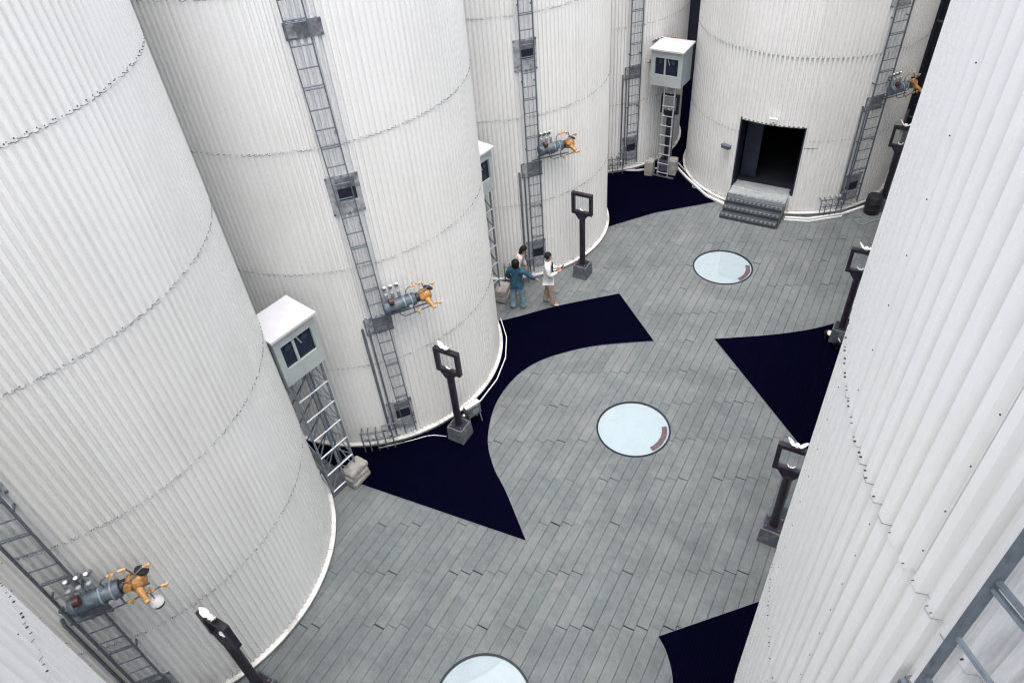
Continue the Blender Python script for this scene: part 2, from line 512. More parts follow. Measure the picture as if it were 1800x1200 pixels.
# ------------------------------------------------------------------ skylights
SKYL = ['round skylight cut by the bottom edge of the picture, nearest of three',
        'round skylight in the middle of the court, inside the curve of the black mat',
        'round skylight in front of the dark doorway, farthest of three']
def skylight(c, label, i):
    t = thing('skylight', label, 'skylight', (c[0], c[1], 0), 0, 'round skylights along the court')
    ri = DR - .040
    part('rim', MB().lathe([(ri, -.05), (DR, -.05), (DR, .014), (ri, .014), (ri, -.05)], 72), 'rim', t, True)
    part('glass', MB().add([((ri + .001) * cos(2 * pi * k / 72), (ri + .001) * sin(2 * pi * k / 72), .004) for k in range(72)], [tuple(range(72))]), 'glass', t)
    # printed arc on the near right of the pane
    P = []; F = []
    n = 14
    for k in range(n + 1):
        a = radians(-34 + 64 * k / n)
        P += [(.665 * cos(a), .665 * sin(a), .0052), (.79 * cos(a), .79 * sin(a), .0052)]
    for k in range(n): F.append((2 * k, 2 * k + 1, 2 * k + 3, 2 * k + 2))
    if i: part('warning_print', MB().add(P, F), 'sticker', t)
    part('shaft', MB().lathe([(ri + .02, -.02), (ri + .02, -.75)], 48), 'well', t, True)
    part('shaft_floor', MB().prism([((ri + .015) * cos(2 * pi * k / 48), (ri + .015) * sin(2 * pi * k / 48)) for k in range(48)], -.77, -.75), 'well_floor', t)
    fill_ring = MB().lathe([(ri - .004, -.10), (ri + .014, -.10), (ri + .014, -.055), (ri - .004, -.055), (ri - .004, -.10)], 48)
    part('light_ring', fill_ring, 'led', t)  # added emitter, tucked out of sight under the rim to light the shaft
    if i == 1:
        b = MB()
        for (r0, r1, a0, a1, h) in ((.42, .56, -100, 25, .10), (.58, .62, -100, 60, .16), (.64, .80, -95, -60, .08), (.64, .80, -52, 40, .05)):
            b.arc_plate(r0, r1, a0, a1, -.75, -.75 + h, 14)
        part('curved_step', b, 'well', t)
for i, (c, l) in enumerate(zip(DISC, SKYL)): skylight(c, l, i)

# ------------------------------------------------------------------ silos
NR = 184; RIB = 360 / NR
def ribs(r): return (160, .048) if r > 3.3 else (184, .042)      # number of ribs, rib depth
PROF = [(0, 0), (.30, 0), (.44, 1), (.86, 1)]      # one rib: fraction, crest flag
AMP = .042
SEAM = [.165, 2.54, 5.06, 7.58, 10.06, 12.56, 13.6]

def rib_pts(a0, nr, RIB):
    out = []
    for i in range(nr):
        for f, h in PROF: out.append((a0 + (i + f) * RIB, h))
    out.append((a0 + nr * RIB, 0)); out.append((a0 + nr * RIB + .10 * RIB, .06))    # side lap
    return out

_panel = {}
def panel_mesh(r, nr, h, mat):
    key = (r, nr, round(h, 3))
    if key not in _panel:
        NR_, AMP = ribs(r); pts = rib_pts(0, nr, 360 / NR_); P = []; F = []
        n = len(pts)
        for i, (a, c) in enumerate(pts):
            t = radians(a); lift = .0025 * i / n
            for z, k in ((-.02, .004 if r > 3.3 else .007), (h, 0.)):
                rr = r + c * AMP + k + lift
                P.append((rr * cos(t), rr * sin(t), z))
        for i in range(n - 1): F.append((2 * i, 2 * i + 2, 2 * i + 3, 2 * i + 1))
        _panel[key] = MB().add(P, F).mesh('wall_panel', None, fix=False)
        _panel[key].materials.append(M['white_paint'])
    return _panel[key]

_trim = {}
def trim_mesh(r, near):
    key = (r, near)
    if key in _trim: return _trim[key]
    q = random.Random(3); s = MB(); g = MB()
    NR, AMP = ribs(r); RIB = 360 / NR
    for z in SEAM[1:-1]:
        for i in range(NR):
            a = i * RIB
            for f in (.52, .78):
                if q.random() < (.6 if near else .8) and not (r > 3.3 and z < 3 and -107 < (a + 180) % 360 - 180 < -72.5):
                    t = radians(a + f * RIB); rr = r + AMP + .007 + .006; sz = q.choice((.003, .005, .006)) if near else q.choice((.007, .009, .012))
                    s.box((rr * cos(t), rr * sin(t), z + q.uniform(.004, .03)), (.012, sz, sz), t)
            # dark strip painted in for the shade under the lap, broken here and there
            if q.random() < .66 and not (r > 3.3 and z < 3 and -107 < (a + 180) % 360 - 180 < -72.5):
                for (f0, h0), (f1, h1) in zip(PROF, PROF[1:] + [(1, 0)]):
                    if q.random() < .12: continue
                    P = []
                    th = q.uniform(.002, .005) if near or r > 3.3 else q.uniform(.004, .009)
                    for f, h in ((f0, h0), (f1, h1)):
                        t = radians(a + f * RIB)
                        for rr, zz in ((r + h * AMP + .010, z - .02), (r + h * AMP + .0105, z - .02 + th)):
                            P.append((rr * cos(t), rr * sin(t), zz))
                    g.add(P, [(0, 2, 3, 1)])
    if near:
        for k in range(0, NR, 8):
            for zi in range(len(SEAM) - 1):
                z = SEAM[zi] + .2
                ph = (zi * 3 % 8)
                while z < SEAM[zi + 1] - .1:
                    t = radians((k + ph + .30) * RIB); rr = r + AMP + .016
                    s.box((rr * cos(t), rr * sin(t), z), (.004, .005, .005), t); z += .27
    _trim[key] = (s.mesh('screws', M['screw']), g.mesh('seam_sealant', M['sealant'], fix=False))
    return _trim[key]

_ring = {}
def silo(key, label, lad=None, lean=(0, 0), upper=True):
    cx, cy = SILO[key]; r = 3.36 if key == 'E' else RW
    e = thing('silo', label, 'silo', (cx, cy, 0), 0, 'white corrugated silos round the court')
    mid = None if lad is None else sum(lad) / 2
    mt = cladding('cladding_' + key, e, mid)
    NR = ribs(r)[0]; RIB = 360 / NR; DN = 15
    phase = {'A': .7, 'B': 1.3, 'C': .2, 'D': 1.1, 'E': 0, 'F0': .9}.get(key, .5)
    def put(nr, z0, z1, a):
        o = link('wall_panel', panel_mesh(r, nr, z1 - z0 + .028, mt), e, (0, 0, z0), radians(a))
        o.material_slots[0].link = 'OBJECT'; o.material_slots[0].material = mt
    top = len(SEAM) - 1
    for c in range(top):
        z0, z1 = SEAM[c], SEAM[c + 1]
        if key == 'E' and c < 2:
            a = -90 + DN / 2 * RIB
            if c == 0: put(DN, z0, .66, -90 - DN / 2 * RIB)
            else: put(DN, 3.0, z1, -90 - DN / 2 * RIB)
            left = NR - DN
        else:
            a = phase + c * 3 * RIB; left = NR
        while left > 0:
            k = min(8, left); put(k, z0, z1, a); a += k * RIB; left -= k
    # inner shell
    s = MB(); n = 120
    if key == 'E':
        a0, a1 = radians(-73.0), radians(253.0)
        for (z0, z1, b0, b1) in ((0, .66, 0, 2 * pi), (.66, 3.0, a0, a1), (3.0, 13.6, 0, 2 * pi)):
            P = []; F = []
            for i in range(n + 1):
                t = b0 + (b1 - b0) * i / n
                P += [((r - .03) * cos(t), (r - .03) * sin(t), z0), ((r - .03) * cos(t), (r - .03) * sin(t), z1)]
            for i in range(n): F.append((2 * i, 2 * i + 2, 2 * i + 3, 2 * i + 1))
            s.add(P, F)
        s.prism([((r - .04) * cos(2 * pi * i / 60), (r - .04) * sin(2 * pi * i / 60)) for i in range(60)], .60, .655)
    else:
        s.lathe([(r - .02, .01), (r - .02, 13.58)], n)
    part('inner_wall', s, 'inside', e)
    part('roof', MB().lathe([(r + .09, 13.55), (r + .09, 13.66), (r * .5, 14.15), (.25, 14.5), (.0001, 14.52)], 64), 'white_paint', e, True)
    # base ring in segments
    rk = round(r, 3)
    if rk not in _ring:
        a_, b_ = MB(), MB()
        n = 10; w_ = 360 / 14 - .14
        P = []; F = []
        prof = [(r - .05, .138), (r + .125, .112), (r + .132, .096), (r + .128, .082)]
        for i in range(n + 1):
            t = radians(w_ * i / n)
            P += [(rr * cos(t), rr * sin(t), z) for rr, z in prof]
        q = len(prof)
        for i in range(n):
            for k in range(q - 1): F.append((i * q + k, i * q + k + 1, (i + 1) * q + k + 1, (i + 1) * q + k))
        a_.add(P, F)
        b_.arc_plate(r - .1, r + .105, 0, w_, -.05, .084, n)
        _ring[rk] = (a_.mesh('ledge_sheet', M['ledge']), b_.mesh('base_curb', M['curb']))
    for i in range(14):
        link('base_curb', _ring[rk][1], e, (0, 0, 0), radians(i * 360 / 14 + 11))
        link('ledge_sheet', _ring[rk][0], e, (0, 0, 0), radians(i * 360 / 14 + 3))
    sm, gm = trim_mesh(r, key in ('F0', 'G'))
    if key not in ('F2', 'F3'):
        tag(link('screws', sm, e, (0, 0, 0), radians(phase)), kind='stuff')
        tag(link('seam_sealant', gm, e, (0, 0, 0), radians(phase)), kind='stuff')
    if lad: ladder(e, r, lad, lean, key)
    return e

_rung = {}
def ladder(e, r, lad, lean, key):
    rl = r + .16; zt, zb = 13.5, .30
    def pt(a, z, rr=rl): t = radians(a); return (rr * cos(t), rr * sin(t), z)
    def ang(i, z): return lad[i] + lean[i] * (z - 4)
    s = MB()
    sg = 1 if lad[1] > lad[0] else -1
    for i in (0, 1):
        zs = [zb, 3, 6, 9, zt]
        for a, b in zip(zs, zs[1:]):
            s.bar(pt(ang(i, a), a), pt(ang(i, b), b), .020, .045, up=(cos(radians(lad[i])), sin(radians(lad[i])), 0))
        for z in (.9, 2.4, 4.2, 6.0, 7.8, 9.6, 11.4, 13.0):
            s.bar(pt(ang(i, z), z, r), pt(ang(i, z), z, rl), .02, .03)
    L = part('ladder', s, 'galv', e)
    z = .45; k = 0
    while z < zt:
        a, b = Vector(pt(ang(0, z), z)), Vector(pt(ang(1, z), z))
        key2 = round((b - a).length, 2)
        if key2 not in _rung:
            _rung[key2] = MB().tube([(-key2 / 2, 0, 0), (key2 / 2, 0, 0)], .0125, 6).mesh('rung', M['galv'], True)
        mid = (a + b) / 2
        o = link('rung', _rung[key2], L, mid, atan2(b.y - a.y, b.x - a.x))
        if k % 3 == 0:
            link('rung', _rung[key2], L, mid + Vector((0, 0, .045)), atan2(b.y - a.y, b.x - a.x))
        z += .34; k += 1
    # inspection hatches behind the ladder
    c = sum(lad) / 2
    def H(z0, z1, kind):
        a0, a1 = c - sg * 5.6, c + sg * 4.6
        if a0 > a1: a0, a1 = a1, a0
        fr = MB().arc_plate(r - .01, r + .055, a0, a1, z0, z1, 8)
        h = part('hatch', fr, 'plate_dark' if kind == 'slot' else 'plate', e)
        if kind == 'slot':
            part('hatch_cover', MB().arc_plate(r + .05, r + .075, a0 + .6, a0 + 3.0, z0 + .03, z1 - .03, 3), 'plate', h)
        else:
            m0, m1 = (a0 + 3.0, a1 - 1.6) if sg > 0 else (a0 + 1.6, a1 - 3.0)
            part('hatch_opening', MB().arc_plate(r + .05, r + .062, m0, m1, z0 + (z1 - z0) * .36, z0 + (z1 - z0) * .68, 4), 'hole', h)
            part('hatch_cover', MB().arc_plate(r + .05, r + .080, m0, m1, z0 + .03, z0 + (z1 - z0) * .32, 4), 'plate', h)
            part('hatch_hood', MB().arc_plate(r + .05, r + .10, m0, m1, z0 + (z1 - z0) * .69, z1 - .04, 4), 'plate_dark', h)
        for a in (a0 + .35, (a0 + a1) / 2, a1 - .35):
            for z_ in (z0 + .03, z1 - .03):
                t = radians(a)
                b = MB().box(((r + .06) * cos(t), (r + .06) * sin(t), z_), (.04, .035, .035), t)
                part('clamp', b, 'galv', h)
    H(9.36, 9.62, 'slot'); H(6.25, 7.02, 'port'); H(3.36, 3.78, 'slot')
    H(11.9, 12.4, 'port')
    H(.42, 1.30, 'port')
    # service pipes running down beside the ladder
    for da, rr in ((6.6, .028), (4.4, .02)):
        a = c - sg * da
        p = MB().tube([pt(a, 3.55, r + .05), pt(a, 3.45, r + .09), pt(a, .75, r + .09), pt(a, .25, r + .10)], rr, 8)
        part('service_pipe', p, 'galv', e, True)
    # valve rack at the foot
    rk = MB()
    a_ = lambda d: c - sg * d
    for d in (6.0, 9.0, 12.0, 15.0, 17.5):
        h = .55 if d > 8 else .8
        rk.tube([pt(a_(d), .02, r + .26), pt(a_(d), h, r + .26), pt(a_(d), h + .06, r + .20), pt(a_(d), h + .06, r + .05)], .017, 6)
    for z_, d0, d1, rr in ((.62, 5, 18, .24), (.40, 3, 17, .27), (.22, 2, 12, .36), (.86, 2, 9, .30)):
        rk.tube([pt(a_(d0 + (d1 - d0) * k / 6), z_, r + rr) for k in range(7)], .016, 6)
    vr = part('valve_rack', rk, 'galv', e, True)
    for d, z_ in ((7, .50), (10, .50), (13, .48), (15.5, .50), (8.5, .72)):
        t = radians(a_(d))
        part('valve', MB().lathe([(.02, -.05), (.05, -.03), (.05, .03), (.02, .05)], 10, origin=((r + .25) * cos(t), (r + .25) * sin(t), z_), axis=(cos(t), sin(t), 0)), 'plate', vr, True)

silo('A', 'large white silo at left, its orange mixer lowest in the picture', (-43.0, -36.3))
silo('B', 'white silo behind the tall cabinet tower, its base curving round the long black mat', (-43.2, -38.4), (-.45, -.28))
silo('C', 'white silo directly behind the three standing people', (-47.0, -41.3))
silo('D', 'white silo far back behind the slim cabinet mast', (-46.3, -39.5))
silo('E', 'white silo with the dark open doorway and entry steps', (-45.6, -37.2))
silo('F0', 'white silo filling the right side of the picture, nearest to the viewer', (-141.0, -134.4))
silo('F1', 'white silo showing only its base edge beside the nearer right framed post')
silo('F2', 'white silo showing only its base edge beside the farther right framed post')
silo('F3', 'white silo hidden past the right wall, shading the doorway silo')
SILO['H'] = (-11.02, -3.80)
silo('H', 'white silo standing behind the bottom left corner silo')
silo('G', 'white silo whose side cuts across the bottom left corner of the picture')

# ------------------------------------------------------------------ doorway of the far silo
ce = SILO['E']
def door_bits():
    e = [o for o in COL.objects if o.get('label', '').startswith('white silo with the dark open')][0]
    r = 3.36; RIB = 360 / 160; a = radians(-90 - 7.5 * RIB); b = radians(-90 + 7.5 * RIB)
    xl, xr = r * cos(a), r * cos(b); y = r * sin(a)
    for x, s in ((xl, 1), (xr, -1)):
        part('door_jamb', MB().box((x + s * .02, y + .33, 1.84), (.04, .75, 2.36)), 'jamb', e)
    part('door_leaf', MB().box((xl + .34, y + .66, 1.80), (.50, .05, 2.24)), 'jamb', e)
    lin = MB()
    for i in range(15):
        lin.arc_plate(r - .02, r + .035 + .012 * (i % 2), -90 - 7.5 * RIB + i * RIB + .05, -90 - 7.5 * RIB + (i + .94) * RIB, 2.955, 2.998, 1)
    part('door_lintel', lin, 'plate_dark', e)
    # cable tray to the right of the door
    part('conduit', MB().arc_plate(r + .03, r + .05, -72.5, -66, 2.32, 2.335, 4), 'galv', e)
door_bits()

st = thing('entry_steps', 'dark steel entry steps with studded edges below the doorway', 'steps', (ce[0], 0, 0))
xL, xR = -.93, .87
def stepbits():
    lv = [(.66, 20.98, 21.62), (.50, 20.86, 21.5), (.335, 20.64, 21.4), (.17, 20.42, 21.3)]
    for i, (z, y0, y1) in enumerate(lv):
        off = -.02 * i
        mb = MB().box(((xL + xR) / 2 + off, (y0 + y1) / 2, z - .03 - .05), (xR - xL, y1 - y0, .10 + .06 - .002 * i))
        t = part('tread', mb, 'step' if i else 'tile', st)
        nz = MB()
        n = 13
        for k in range(n):
            x = xL + off + (xR - xL) * (k + .5) / n
            nz.add([(x - .055, y0 - .012, z - .055), (x + .01, y0 - .012, z + .006), (x + .06, y0 - .012, z - .055),
                    (x - .055, y0 + .05, z + .002), (x + .01, y0 + .05, z + .008), (x + .06, y0 + .05, z + .002)],
                   [(0, 2, 1), (3, 4, 5), (0, 1, 4, 3), (1, 2, 5, 4), (0, 3, 5, 2)])
        part('studded_edge', nz, 'step_edge' if i else 'plate', t)
    # landing tiles
    for k in range(4):
        x = xL + .03 + (xR - xL - .06) * (k + .5) / 4
        part('landing_tile', MB().box((x, 21.44, .668), ((xR - xL - .06) / 4 - .008, .84, .016)), 'tile', st)
    for x in (xL - .03, xR - .03):
        part('side_plate', MB().add([(x, 20.45, .0), (x, 21.6, 0), (x, 21.6, .62), (x, 21.0, .62), (x + .012, 20.45, 0), (x + .012, 21.6, 0), (x + .012, 21.6, .62), (x + .012, 21.0, .62), (x, 20.45, .1), (x + .012, 20.45, .1)],
            [(0, 1, 2, 3, 8), (4, 9, 7, 6, 5), (0, 8, 9, 4), (8, 3, 7, 9), (3, 2, 6, 7), (0, 4, 5, 1), (1, 5, 6, 2)]), 'step', st)
stepbits()

# little cameras on the far silo
def wall_cam(a, z, label, mat, size=1.):
    t = radians(a); r = 3.36 + AMP
    e = thing('security_camera', label, 'camera', (ce[0] + r * cos(t), ce[1] + r * sin(t), z), t)
    part('bracket', MB().tube([(0, 0, 0), (.10 * size, 0, -.02), (.13 * size, 0, .05)], .015, 6), 'galv', e)
    part('body', MB().box((.15 * size, 0, .08), (.12 * size, .26 * size, .09 * size)), mat, e)
    part('hood', MB().box((.15 * size, 0, .14), (.15 * size, .29 * size, .012)), mat, e)
wall_cam(-111.4, 1.92, 'dark floodlight on the silo wall left of the doorway', 'galv', 1.1)
wall_cam(-89.5, 3.10, 'small white camera over the doorway lintel', 'white_cap', .8)

# ------------------------------------------------------------------ framed posts
def post(x, y, label):
    e = thing('framed_post', label, 'post', (x, y, 0), 0, 'framed posts standing along both sides of the court')
    b = MB().box((0, 0, .215), (.44, .44, .43), 0, .93)
    cb = part('base_block', b, 'block', e)
    pl = MB().box((0, 0, .436), (.34, .34, .012)); part('base_plate', pl, 'post', cb)
    for sx in (-1, 1):
        for sy in (-1, 1):
            part('bolt', MB().lathe([(.016, .44), (.016, .475), (.002, .478)], 6, origin=(sx * .13, sy * .13, 0)), 'galv', cb)
    part('pole', MB().tube([(0, 0, .44), (0, 0, 2.02)], .085, 16), 'post', e, True)
    hd = MB().add([(-.09, -.07, 1.98), (.09, -.07, 1.98), (.09, .07, 1.98), (-.09, .07, 1.98),
                   (-.20, -.06, 2.13), (.20, -.06, 2.13), (.20, .06, 2.13), (-.20, .06, 2.13)],
                  [(3, 2, 1, 0), (4, 5, 6, 7), (0, 1, 5, 4), (1, 2, 6, 5), (2, 3, 7, 6), (3, 0, 4, 7)])
    part('pole_head', hd, 'post', e)
    z0, z1, hw, t = 2.13, 2.79, .31, .085
    fr = MB()
    fr.box((0, 0, z0 + t / 2), (2 * hw, .11, t)); fr.box((0, 0, z1 - t / 2), (2 * hw, .11, t))
    for s in (-1, 1): fr.box((s * (hw - t / 2), .0, (z0 + z1) / 2), (t, .106, z1 - z0 - 2 * t + .004))
    part('frame', fr, 'post', e)
    q = hw - t + .004
    part('pane', MB().add([(-q, 0, z0 + t - .004), (q, 0, z0 + t - .004), (q, 0, z1 - t + .004), (-q, 0, z1 - t + .004)], [(0, 1, 2, 3)]), 'pane', e)
    def wing(z, k, name):
        w_ = MB().lathe([(.0001, -.06 * k), (.045 * k, -.045 * k), (.062 * k, 0), (.045 * k, .045 * k), (.0001, .06 * k)], 12, origin=(0, 0, z + .07 * k))
        o = part(name, w_, 'white_cap', e, True)
        part('stem', MB().tube([(0, 0, z - .01), (0, 0, z + .03 * k)], .012, 6), 'black', o)
        for s in (-1, 1):
            P = []; F = []
            pts = [(.05, .06), (.10, .10), (.16, .17), (.21, .25)]
            wd = [.035, .075, .07, .012]
            for (px, pz), q in zip(pts, wd):
                P += [(s * px * k, -q * k, z + pz * k), (s * px * k + s * .012, 0, z + pz * k - .03 * k), (s * px * k, q * k, z + pz * k), (s * px * k - s * .012, 0, z + pz * k + .0)]
            for i in range(3):
                for j in range(4): F.append((4 * i + j, 4 * i + (j + 1) % 4, 4 * i + 4 + (j + 1) % 4, 4 * i + 4 + j))
            F += [(3, 2, 1, 0), (12, 13, 14, 15)]
            part('reflector_wing', MB().add(P, F), 'white_cap', o)
    wing(z1, .82, 'top_lamp'); wing(z0 + t, .36, 'sill_lamp')
    return e
p0 = post(-7.33, 8.78, 'dark framed post on the black mat in front of the cabinet-tower silo')
POSTS = [(-7.38, 15.80, 'dark framed post to the right of the standing people'),
         (-7.28, 2.07, 'dark framed post rising from the bottom left corner'),
         (-7.35, 22.85, 'dark framed post half hidden behind the slim cabinet mast'),
         (-.17, 9.25, 'dark framed post at right, above the bottom right mat'),
         (-.09, 15.92, 'dark framed post at right beside the far skylight, at the mat corner'),
         (-.10, 22.90, 'dark framed post in the dark gap right of the doorway silo')]
for x, y, l in POSTS:
    c = copy_tree(p0); c.location = (x, y, 0); c['label'] = l
    if y == 15.80:      # this post carries no lamp on its frame
        for ch in [q for q in c.children if q.name.startswith('top_lamp')]:
            for g_ in list(ch.children): bpy.data.objects.remove(g_, do_unlink=True)
            bpy.data.objects.remove(ch, do_unlink=True)

# ------------------------------------------------------------------ side mixers with orange valves
def mixer():
    """local frame: x along the silo wall (away from the ladder), y out of the wall"""
    e = thing('silo_mixer', 'mixer', 'machine', (0, 0, 0), 0, 'side mixers with orange valves on the silos')
    y = .34
    d = part('drum', MB().lathe([(.05, -.40), (.145, -.395), (.165, -.37), (.165, .40), (.15, .42), (.09, .43)], 24, axis=(1, 0, 0), origin=(0, y, 0)), 'drum', e, True)
    for x in (-.30, .12, .30):
        part('band', MB().lathe([(.17, -.018), (.178, -.012), (.178, .012), (.17, .018)], 24, axis=(1, 0, 0), origin=(x, y, 0)), 'cap' if x > 0 else 'galv', d, True)
    for x in (-.26, -.10, .06):
        c = part('stub_pipe', MB().lathe([(.034, .12), (.034, .22), (.045, .23), (.045, .34), (.042, .35)], 14, origin=(x, y - .05, 0)), 'cap', e, True)
        part('stub_cap', MB().lathe([(.046, .345), (.046, .365), (.03, .38), (.0001, .385)], 14, origin=(x, y - .05, 0)), 'stub_top', c, True)
        part('wall_stub', MB().tube([(x + .02, .02, .34), (x + .02, .16, .42), (x + .02, .20, .50)], [.038, .038, .040], 12), 'cap', e, True)
        part('wall_stub_cap', MB().lathe([(.036, .0), (.036, .015), (.0001, .03)], 12, origin=(x + .02, .205, .50)), 'white_cap', e, True)
    part('motor', MB().lathe([(.03, -.06), (.085, -.055), (.085, .055), (.03, .06)], 14, axis=(1, 0, 0), origin=(-.20, y + .10, .22)), 'red', e, True)
    part('coupling', MB().lathe([(.09, .42), (.12, .44), (.12, .52), (.075, .54)], 20, axis=(1, 0, 0), origin=(0, y, 0)), 'black', e, True)
    part('valve_body', MB().lathe([(.07, .50), (.14, .56), (.175, .66), (.165, .76), (.11, .83), (.04, .85)], 22, axis=(1, 0, 0), origin=(0, y, 0)), 'orange', e, True)
    nz = part('nozzle', MB().tube([(.68, y + .10, -.04), (.73, y + .28, -.11), (.76, y + .38, -.16)], [.085, .062, .048], 14), 'orange', e, True)
    part('nozzle_tip', MB().tube([(.755, y + .365, -.152), (.765, y + .40, -.172)], [.055, .05], 12), 'tan', nz, True)
    part('side_port', MB().tube([(.58, y + .05, .06), (.56, y + .20, .12)], [.07, .065], 12), 'orange', e, True)
    part('hand_wheel', MB().lathe([(.105, -.03), (.12, -.015), (.12, .02), (.09, .035)], 18, axis=(.5, -.2, .8), origin=(.82, y - .06, .13)), 'black', e, True)
    def branch(pts, handles):
        b = part('branch_pipe', MB().tube(pts, .0145, 8), 'galv', e, True)
        for (p, s) in handles:
            h = MB().tube([(p[0], p[1], p[2] - .03), (p[0], p[1], p[2] + .11 * s)], [.035, .008], 8)
            h.tube([(p[0] - .06, p[1], p[2]), (p[0] + .06, p[1], p[2])], .026, 8)
            part('stop_valve', h, 'tan', b, True)
    branch([(-.05, y + .02, -.15), (-.02, y + .05, -.30), (.08, y + .08, -.36), (.3, y + .08, -.36), (.98, y + .06, -.33), (1.05, y + .06, -.33)], [((.44, y + .08, -.35), -1), ((.80, y + .07, -.33), 1), ((1.02, y + .06, -.33), -.8)])
    branch([(.22, y, .15), (.22, y + .02, .33), (.30, y + .02, .40), (.56, y, .41), (.66, y, .38), (.70, y, .20)], [((.42, y + .01, .405), 1), ((.60, y, .40), -.7)])
    branch([(.40, y - .06, .05), (.60, y + .12, .19), (.86, y - .02, .24), (.98, y - .02, .25)], [((.94, y - .02, .25), -.8)])
    branch([(.34, y + .04, -.14), (.34, y + .07, -.36)], [])
    part('gauge', MB().lathe([(.045, -.015), (.045, .02), (.035, .025)], 14, axis=(.2, 1, .3), origin=(.24, y + .17, -.06)), 'stub_top', e, True)
    sh = part('bracket_shelf', MB().bar((-.55, .10, -.40), (.75, .16, -.42), .03, .03), 'galv', e)
    part('bracket_arm', MB().bar((-.30, -.02, -.40), (-.30, y, -.17), .04, .04), 'galv', e)
    part('bracket_arm', MB().bar((.20, -.02, -.40), (.20, y, -.17), .04, .04), 'galv', e)
    return e
mx = mixer()
def place_mixer(o, key, deg, z, label):
    c = SILO[key]; r = 3.36 if key == 'E' else RW
    t = radians(deg)
    o.location = (c[0] + (r + .02) * cos(t), c[1] + (r + .02) * sin(t), z)
    # local +y = outward radial, local +x = tangent towards larger angle
    o.rotation_euler = (0, 0, t - pi / 2); o.scale = (.82, .82, .82)
    o['label'] = label
def mirror_x(o):
    for ch in o.children: pass
# tangent towards larger angle is local -x after this rotation, so the prototype is mirrored in its meshes
def flip(o):
    if o.type == 'MESH':
        for v in o.data.vertices: v.co.x = -v.co.x
        o.data.flip_normals()
    for ch in o.children: flip(ch)
flip(mx)
place_mixer(mx, 'A', -34.6, 4.08, 'orange and grey mixer by the ladder on the nearest left silo, with three white caps')
for k, d, z, l in (('B', -33.5, 4.12, 'orange and grey mixer above the framed post, beside the cabinet-tower silo ladder'),
                   ('C', -37.0, 4.20, 'orange and grey mixer above the standing people, right of the ladder'),
                   ('D', -27.5, 4.15, 'mixer mostly hidden behind the slim cabinet mast, only pipes showing'),
                   ('E', -34.0, 4.0, 'orange and grey mixer on the right flank of the doorway silo')):
    c = copy_tree(mx); place_mixer(c, k, d, z, l)
hh = thing('hanging_lamp', 'white and black ball lamp hung under the nearest orange mixer', 'lamp', (-7.70, 1.74, 3.52))
part('shade', MB().lathe([(.0001, .09), (.06, .08), (.095, .03), (.1, -.02)], 16), 'white_cap', hh, True)
part('bulb_housing', MB().lathe([(.1, -.02), (.09, -.07), (.05, -.10), (.0001, -.105)], 16), 'black', hh, True)
part('hanger', MB().tube([(0, 0, .08), (-.02, .0, .24)], .008, 6), 'galv', hh)

# ------------------------------------------------------------------ cabinet towers
def cabinet(e, wd, dp, z0, z1):
    """window side faces local -y"""
    b = MB(); t = .05
    ww, wz0, wz1 = wd * .37, z0 + (z1 - z0) * .32, z0 + (z1 - z0) * .80
    hw = wd / 2; hd = dp / 2
    # front panel as four strips round the window
    fr = MB()
    fr.box((0, -hd + t / 2, (z0 + wz0) / 2), (wd, t, wz0 - z0)); fr.box((0, -hd + t / 2, (wz1 + z1) / 2), (wd, t, z1 - wz1))
    for s in (-1, 1): fr.box((s * (hw + ww) / 2, -hd + t / 2, (wz0 + wz1) / 2), (hw - ww, t, wz1 - wz0))
    part('front_panel', fr, 'cab', e)
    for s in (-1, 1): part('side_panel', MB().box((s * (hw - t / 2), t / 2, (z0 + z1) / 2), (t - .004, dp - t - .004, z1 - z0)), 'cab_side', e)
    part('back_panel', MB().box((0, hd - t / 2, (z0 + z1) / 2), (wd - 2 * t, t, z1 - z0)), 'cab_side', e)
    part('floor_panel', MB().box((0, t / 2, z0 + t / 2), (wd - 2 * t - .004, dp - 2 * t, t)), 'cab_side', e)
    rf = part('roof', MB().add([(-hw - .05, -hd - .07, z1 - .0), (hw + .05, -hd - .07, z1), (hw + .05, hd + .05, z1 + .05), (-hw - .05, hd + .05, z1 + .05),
        (-hw - .05, -hd - .07, z1 + .05), (hw + .05, -hd - .07, z1 + .05), (hw + .05, hd + .05, z1 + .10), (-hw - .05, hd + .05, z1 + .10)],
        [(3, 2, 1, 0), (4, 5, 6, 7), (0, 1, 5, 4), (1, 2, 6, 5), (2, 3, 7, 6), (3, 0, 4, 7)]), 'cab_roof', e)
    part('eaves_gap', MB().box((0, -hd + .02, z1 - .012), (wd - .02, .03, .02)), 'black', rf)
    win = part('window', MB().box((0, -hd + .055, (wz0 + wz1) / 2), (2 * ww + .02, .008, wz1 - wz0 + .02)), 'dark_glass', e)
    part('mullion', MB().box((-.06, -hd + .04, (wz0 + wz1) / 2), (.055, .03, wz1 - wz0)), 'cab', win)
    part('wiper', MB().bar((.03, -hd + .035, wz1 - .02), (.10, -hd + .035, wz1 - .22), .022, .02), 'alu', win)
    for x in (-ww * .55, ww * .55):
        part('lens', MB().lathe([(.05, -.004), (.065, .0), (.065, .012), (.045, .014)], 18, axis=(0, -1, 0), origin=(x, -hd + .045, wz1 - .13)), 'lens', win, True)

